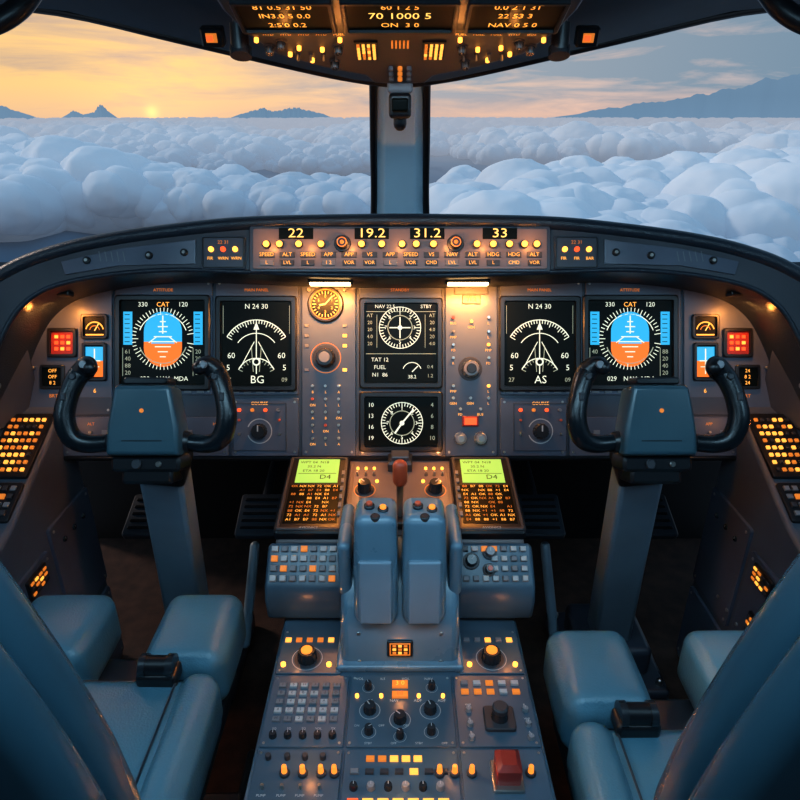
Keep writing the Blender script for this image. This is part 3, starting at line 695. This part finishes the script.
for sx in(-1,1):
    x=sx*.197
    c.box(x,.137,.150,.262,.022,BLK,z=-.002,r=.01,c=.004);c.frame(x,.137,.142,.25,.007,.004,KEYD,z=.019,r=.006)
    c.box(x,.21,.100,.086,.003,LCD,z=.019);
    for i,t in enumerate(['WPT 04  N18','35.2 N','ETA 18 20']):c.text(t,x-.01,.24-i*.016,.012,LCDK,z=.0225)
    c.text('D4',x+.02,.185,.022,LCDK,z=.0225);c.line(x-.045,.198,x+.045,.198,.0015,LCDK,z=.0225)
    c.box(x,.095,.118,.125,.002,SCR,z=.019)
    for i in range(9):
        for j in range(6):
            if random.random()<.9:c.text(random.choice(['A1','B7','72','88','OK','E4','+1','NX']),x-.047+j*.019,.152-i*.0137,.011,AMBT if random.random()<.6 else AMBD,z=.0225)
    for i in range(6):
        c.box(x-sx*.062,.06+i*.028,.007,.014,.004,KEYG,z=.021)
    c.text('AVIONICS',x,.017,.009,KEYL,z=.0235)
    c.knob(sx*.083,.16,.0165,.03,KNOB,ang=sx*40);c.arc(sx*.083,.16,.024,.0255,0,360,AMBD,z=.0035)
    for i in range(3):c.toggle(sx*.083-.02+i*.02,.215,.005,.014);c.cyl(sx*.083-.02+i*.02,.238,.0035,.005,AMB,z=.003,n=10)
    for i in range(3):c.text('IDLE',sx*.083,.12-i*.02,.010,AMBD,z=.004)
    c.cyl(sx*.055,.19,.004,.005,AMB,z=.003,n=10);c.cyl(sx*.06,.10,.004,.005,AMB,z=.003,n=10)
c.box(0,.25,.06,.045,.03,KEYD,z=0,r=.004);c.box(0,.25,.045,.03,.012,PANEL2,z=.03,r=.004)
c.done(cp)
for sx in(-1,1):
    point_light('pedestal_glow',AM@Vector((sx*.10,.2,.06)),.14)  # added points hovering over the pedestal to warm its surface
e=emp('trim_lever',(0,1.2,.75));b=B('lever');b.tube([(0,1.19,.68),(0,1.165,.81)],.008,METAL,sm=1);b.tube([(0,1.168,.795),(0,1.161,.832)],.0155,REDO,n=20,sm=1);b.rbox((0,1.19,.685),(.04,.07,.02),.006,BLK);b.done(e)
BM=frameM((0,1.056,.606),(1,0,0),(0,.072,.063))
c=B('box_controls',BM)
for i in range(7):
    for j in range(4):
        c.box(-.265+i*.0205,.016+j*.0205,.0135,.012,.007,random.choice([KEYL,KEYG,KEYG,AMBD,KEYL]),z=-.001)
for j in range(4):
    for i in range(7):
        if i<3 and j>0 and j<3: continue
        c.box(.138+i*.0205,.016+j*.0205,.0125,.011,.007,random.choice([KEYL,KEYG,KEYD,AMBD,KEYG,KEYL]),z=-.001)
c.knob(.15,.052,.013,.022,KNOB,ang=30);c.knob(.19,.070,.011,.02,KNOBG);c.knob(.187,.034,.010,.02,KNOB,top=REDO)
c.done(cp)
DM=frameM((0,0,.505),(1,0,0),(0,1,0))
c=B('deck_controls',DM)
P=[(-.243,.762,-.098,.915),(-.094,.762,.098,.915),(.102,.762,.243,.915),(-.243,.61,-.098,.757),(-.094,.61,.098,.757),(.102,.61,.243,.757),(-.243,.45,-.003,.605),(.003,.45,.243,.605),(-.243,.92,-.115,1.035),(.115,.92,.243,1.035)]
for p in P:
    c.bx(*p,.004,DECK,z=0,r=.003,c=.0012)
    for a in(p[0]+.007,p[2]-.007):
        for d in(p[1]+.007,p[3]-.007):c.cyl(a,d,.0025,.001,METAL,z=.004,n=8)
for x in(-.185,.182):
    c.knob(x,.957,.020,.026,KNOB,top=ORK);c.arc(x,.957,.029,.0305,0,360,KEYL,z=.0045)
    for i in range(5):c.box(x-.045+i*.022,1.005,.012,.010,.004,random.choice([AMBT,KEYG,AMBD]),z=.004)
    for a in(-.045,.045):c.cyl(x+a,.94,.005,.006,AMB,z=.004,n=10)
for i in range(6):
    for j in range(5):
        c.box(-.222+i*.0205,.905-.016-j*.0185,.0135,.010,.005,random.choice([KEYL,KEYL,KEYG]),z=.004);c.text(random.choice('ABCDEFGH12345'),-.222+i*.0205,.889-j*.0185,.008,BLK,z=.0093)
for i in range(5):c.knob(-.222+i*.026,.782,.007,.014,KNOB);c.text(random.choice(['VOL','SQ','TX']),-.222+i*.026,.797,.006,LBL,z=.0045)
c.box(0,.892,.03,.016,.005,AMBD,z=.004);c.text('3 0',0,.892,.014,AMBT,z=.0095);c.box(0,.868,.03,.014,.005,AMBD,z=.004);c.text('88',0,.868,.013,RED,z=.0095)
for x,y,r in((-.055,.835,.012),(.055,.835,.012),(0,.815,.012),(-.055,.79,.008),(.055,.79,.008),(0,.781,.007),(-.06,.885,.007),(.06,.885,.007)):c.knob(x,y,r,.02,KNOB,ang=random.randint(-60,60));c.arc(x,y,r*1.5,r*1.6,0,360,KEYL,z=.0045)
for i in range(8):
    c.text(random.choice(['VOL','NAV','ADF','ILS']),-.077+i*.022,.856 if i%2 else .906,.008,LBL,z=.0045)
    c.text(random.choice(['OFF','STBY','ON']),-.077+i*.022,.768 if i%2 else .803,.006,LBL,z=.0045)
for x in(-.08,.08,-.035,.035):c.cyl(x,.865,.0035,.006,AMB,z=.004,n=10)
for i in range(5):
    for j in range(2):c.box(.122+i*.024,.895-j*.02,.014,.010,.005,random.choice([KEYL,AMBD,KEYG]),z=.004)
c.box(.178,.815,.055,.05,.008,KEYD,z=.004,r=.006);c.cyl(.178,.815,.016,.02,KNOB,z=.01,r2=.012);c.cyl(.178,.815,.014,.012,KEYD,z=.028)
for x,y in((.125,.835),(.125,.805),(.125,.778),(.228,.835),(.228,.805),(.228,.778)):c.knob(x,y,.006,.012,KNOBG);c.text(random.choice(['A','B','VHF']),x,y+.012,.006,LBL,z=.0045)
for x in(-.19,-.16,-.13,-.108,.065,.09,.118,.215):
    c.cyl(x,.712,.0085,.006,KEYD,z=.004,n=16);c.cyl(x,.712,.005,.016,ORK,z=.008,n=16,r2=.004);c.text(random.choice(['1','2','L','R']),x,.726,.007,LBL,z=.0045)
for x in(-.222,-.19,-.16,-.13):
    c.cyl(x,.74,.005,.01,KEYD,z=.004,n=12);c.toggle(x,.687,.006,.014);c.text('PUMP',x,.675,.006,LBL,z=.0045)
for i in range(5):c.box(-.05+i*.02,.738,.014,.009,.005,random.choice([AMBT,AMBD]),z=.004)
for i in range(7):c.box(-.075+i*.0245,.715,.014,.009,.005,random.choice([AMBT,KEYD,KEYG]),z=.004)
for i in range(6):c.knob(-.075+i*.028,.688,.007,.014,KNOBG if i%2 else KNOB)
for i in range(7):c.box(-.075+i*.024,.664,.017,.009,.005,random.choice([AMBT,AMBT,RED]),z=.004)
c.box(.175,.705,.05,.055,.008,METAL,z=.004,r=.003);c.box(.175,.707,.04,.042,.04,REDP,z=.01,r=.004)
for j in range(8):
    for i in range(16):
        if j<3 and -.06<i*.03-.225<.09:continue
        if abs(-.225+i*.03-.175)<.035 and j<3:continue
        c.box(-.225+i*.03,.655-j*.024,.016,.011,.005,random.choice([KEYD,KEYG,AMBD,KEYL,AMBT]),z=.004)
c.done(cp)
for p in((-.15,.72,.55),(.09,.73,.55),(0,.67,.55),(0,.88,.55),(-.21,.97,.56),(.22,.97,.56)):point_light('deck_glow',p,.06)  # added floating points that spread button glow across the deck

# ------------------------------------------------------------------ throttle quadrant
tq=emp('throttle_quadrant',(0,1.03,.65))
b=B('quadrant_housing')
def qp(x,f=1): return [(x,.938,.506),(x,.948,.60),(x,.975,.645),(x,1.04,.69),(x,1.10,.70),(x,1.14,.67),(x,1.15,.60),(x,1.15,.506)]
def qp2(x): return [(x,.948,.506),(x,.960,.60),(x,.985,.638),(x,1.04,.67),(x,1.10,.68),(x,1.135,.655),(x,1.145,.60),(x,1.145,.506)]
b.loft([qp2(-.116),qp(-.106),qp(.106),qp2(.116)],QUAD);b.done(tq,bevel=.008)
b=B('quadrant_flange');b.rbox((0,1.04,.512),(.25,.23,.016),.006,QUAD);
for sx in(-1,1):b.rbox((sx*.107,1.06,.70),(.026,.15,.125),.0125,QUAD)
b.done(tq)
b=B('thrust_levers')
for sx in(-1,1):
    R=Matrix.Rotation(math.radians(-6),3,'X')
    def wf(p):
        f=1-.07*max(0,p.z/.12); return (p.x*f,p.y*(1-.25*max(0,p.z/.12)),p.z)
    b.rbox((sx*.0455,1.01,.714),(.084,.12,.226),.02,QUAD,R=R,warp=wf)
    b.rbox((sx*.0455,.946,.685),(.062,.012,.135),.005,COL,R=R)
b.done(tq,ang=60)
b=B('lever_buttons',frameM((0,1.0,.822),(1,0,0),(0,1,.1)))
for sx in(-1,1):
    for dx,m in((-.012,REDO),(.014,ORK)):
        b.cyl(sx*.0455+dx,.015-.01*(dx>0),.010,.012,KNOB,n=18);b.cyl(sx*.0455+dx,.015-.01*(dx>0),.006,.005,m,z=.012,n=14)
    b.cyl(sx*.0455,-.015,.009,.01,KNOB,n=18)
b.done(tq)
b=B('quadrant_placard',frameM((0,.9385,.5),(1,0,0),(0,.01,.094)));b.box(0,.052,.05,.036,.006,BLK,z=0,r=.003);b.frame(0,.052,.040,.028,.002,.002,AMBD,z=.005)
for i in range(3):
    for j in range(3):b.box(-.011+i*.011,.044+j*.008,.007,.0045,.002,AMBT if (i+j)%2 else AMBD,z=.006)
for a in(-.08,.08):
    for d in(.02,.085):b.cyl(a,d,.004,.003,METAL,n=10)
b.done(tq)

# ------------------------------------------------------------------ side consoles
for sx in(-1,1):
    e=emp('side_console',(sx*1.0,.85,.35));b=B('console_body')
    def cpf(x):return [(x,1.47,.845),(x,1.15,.685),(x,1.08,.665),(x,-.2,.665),(x,-.2,.0),(x,1.47,.0)]
    b.loft([cpf(sx*.84),cpf(sx*1.21)],WALL);b.done(e,bevel=.012)
    b=B('console_keypads',frameM((sx*.84,1.15,.687),(1,0,0),(0,.32,.16)))
    cx=sx*.062
    b.box(cx,.215,.105,.185,.008,BLK,z=0,r=.006)
    for i in range(6):
        for j in range(8):b.box(cx-.0375+i*.015,.142+j*.0205,.008,.008,.005,random.choice([AMBT,AMBD,AMBT,KEYD,AMBD]),z=.008)
    b.box(cx,.06,.105,.10,.006,BLK,z=0,r=.006)
    for i in range(5):
        for j in range(4):b.box(cx-.036+i*.018,.03+j*.021,.012,.012,.005,random.choice([KEYG,KEYD,AMBD]),z=.006)
    b.box(sx*.2,.17,.14,.30,.006,PANEL2,r=.006)
    for i in range(3):
        for j in range(6):b.knob(sx*.2-.04+i*.04,.05+j*.047,.009,.016,KNOBG)
    b.done(e)
    b=B('console_face_panels',frameM((sx*.84,1.2,.45),(0,-sx,0),(0,0,1)))
    def F(x):return x if sx>0 else -x
    for x0,z0,w_,h_ in((-.16,.02,.2,.30),(.06,.0,.2,.26),(.28,0,.2,.26),(-.16,-.28,.2,.24),(.06,-.28,.2,.24)):
        b.box(F(x0),z0-.02,w_,h_,.008,PANEL,r=.008)
        for a in(-1,1):
            for d in(-1,1):b.cyl(F(x0)+a*(w_/2-.015),z0-.02+d*(h_/2-.015),.004,.002,METAL,z=.008,n=8)
    for x,z,w_,h_ in((.03,.075,.08,.05),(.04,-.05,.045,.06),(.26,.05,.09,.05)):
        b.box(F(x),z,w_,h_,.01,BLK,z=.005,r=.004)
        for i in range(4):
            for j in range(3):b.box(F(x)-w_*.33+i*w_*.22,z-h_*.28+j*h_*.28,w_*.14,h_*.12,.003,random.choice([AMBT,AMBD,AMBD,KEYD]),z=.015)
    for i in range(3):b.knob(F(-.21+i*.05),.09,.008,.012,KNOB);b.cyl(F(-.12+i*.05),-.1,.005,.003,METAL,z=.008,n=10)
    b.done(e)
    b=B('outboard_panel',frameM((sx*1.0,1.30,.98),(.45,-sx*.89,0) if sx>0 else (.45,.89,0),(0,0,1)))
    b.box(0,0,.4,.34,-.02,PANEL2,r=.01)
    for i in range(4):
        b.knob(F(-.1+i*.06),-.06,.01,.015,KNOBG);b.cyl(F(-.1+i*.06),.04,.006,.006,AMB,n=12)
    b.done(e)
    point_light('console_glow',(sx*.86,1.28,.86),.14,.005)  # added floating point standing in for the keypad glow

# ------------------------------------------------------------------ seats
def seat(cx,dy,s,bx_,by):
    e=emp('cockpit_seat',(cx,.7+dy,.5))
    T=Matrix.Translation((cx,dy,0))
    b=B('cushions',T)
    b.rbox((s*.141,1.005,.492),(.158,.20,.13),.030,SEAT,puff=(.004,.004,.008))
    b.rbox((-s*.145,1.01,.492),(.178,.19,.13),.030,SEAT,puff=(.004,.004,.008))
    b.rbox((0,.695,.468),(.44,.41,.13),.04,SEAT,puff=(0,.004,.012))
    b.rbox((s*.185,.695,.49),(.075,.41,.12),.034,SEAT,puff=(.003,0,.004));b.rbox((-s*.185,.695,.49),(.075,.41,.12),.034,SEAT,puff=(.003,0,.004))
    b.done(e,ang=80)
    b=B('seams',T)
    def loop(x0,x1,y0,y1,z,r=.03):
        P=[];x0,x1=min(x0,x1),max(x0,x1)
        for cx_,cy_,a in((x1-r,y0+r,-90),(x1-r,y1-r,0),(x0+r,y1-r,90),(x0+r,y0+r,180)):
            for i in range(4):
                t=math.radians(a+30*i);P.append((cx_+r*math.cos(t),cy_+r*math.sin(t),z))
        P.append(P[0]);b.tube(P,.0022,SEATP,n=6,sm=1)
    loop(s*.141-.074,s*.141+.074,.911,1.099,.539);loop(-s*.145-.084,-s*.145+.084,.921,1.099,.539)
    loop(-.215,.215,.495,.895,.515)
    b.tube([(s*.145,.52,.5415),(s*.145,.87,.5415)],.0022,SEATP,n=6,sm=1);b.tube([(-s*.145,.52,.5415),(-s*.145,.87,.5415)],.0022,SEATP,n=6,sm=1)
    b.done(e)
    b=B('seat_frame',T)
    b.rbox((0,.75,.375),(.40,.62,.075),.02,SEATP);b.rbox((0,.7,.2),(.2,.3,.30),.03,PANEL2);b.rbox((0,.7,.025),(.42,.6,.05),.01,PANEL2)
    for a in(-.19,.19):b.tube([(a,.3,.04),(a,1.1,.04)],.012,RAIL,sm=1,n=10)
    b.tube([(s*.085,.885,.566),(s*.135,.885,.566)],.019,BLK,n=24,sm=1,caps=False)
    for i in range(2):b.tube([(s*(.080+i*.05),.885,.566),(s*(.092+i*.05),.885,.566)],.022,KNOB,n=24,sm=1,caps=False)
    b.rbox((s*.11,.885,.545),(.075,.045,.03),.008,BLK);b.done(e)
    R=Matrix.Rotation(math.radians(3),3,'X')
    b=B('backrest',Matrix.Translation((bx_,by,0)))
    def wf(p):
        t=(p.z+.4)/.8; return (p.x*(1-.95*max(0,t-.5)**1.5),p.y+.02*(p.x/.27)**2,p.z)
    b.rbox((0,.0,.87),(.56,.05,.84),.024,SEATD,R=R,warp=wf,mid=12)
    b.rbox((0,.045,.87),(.552,.065,.83),.03,SEATD,R=R,warp=wf,mid=12)
    b.rbox((0,-.03,.80),(.36,.02,.5),.009,SEATD,R=R,mid=8)
    b.done(e,ang=80)
    b=B('headrest',Matrix.Translation((bx_,by,0)))
    b.rbox((0,.01,1.37),(.24,.08,.13),.038,SEAT,R=R);b.tube([(-.06,.0,1.24),(-.06,.0,1.34)],.008,METAL,sm=1);b.tube([(.06,.0,1.24),(.06,.0,1.34)],.008,METAL,sm=1);b.done(e,ang=80)
seat(-.56,0,1,-.545,.36);seat(.515,-.105,-1,.535,.355)

# ------------------------------------------------------------------ lights
area('ceiling_fill',(0,.42,1.77),(0,.12,-1),1.2,.35,9.5,(.45,.78,1.0))  # unseen cool fill added under the ceiling to light seats and panel
area('rear_fill',(0,-.35,1.78),(0,.8,-1),1.0,.4,2.8,(.50,.78,1.0))  # weak frontal fill added behind the camera, no fixture
area('side_light',(-1.1,.35,1.62),(.8,.3,-1),.4,.3,2.2,(.45,.78,1))
area('side_light',(1.1,.35,1.62),(-.8,.3,-1),.4,.3,2.2,(.45,.78,1))
sl=bpy.data.lights.new('sun','SUN');sl.energy=1.15;sl.color=(1,.76,.62);sl.angle=math.radians(8)
so=bpy.data.objects.new('sun',sl);so.rotation_euler=Vector((.8,-.35,-.5)).to_track_quat('-Z','Y').to_euler();scene.collection.objects.link(so)
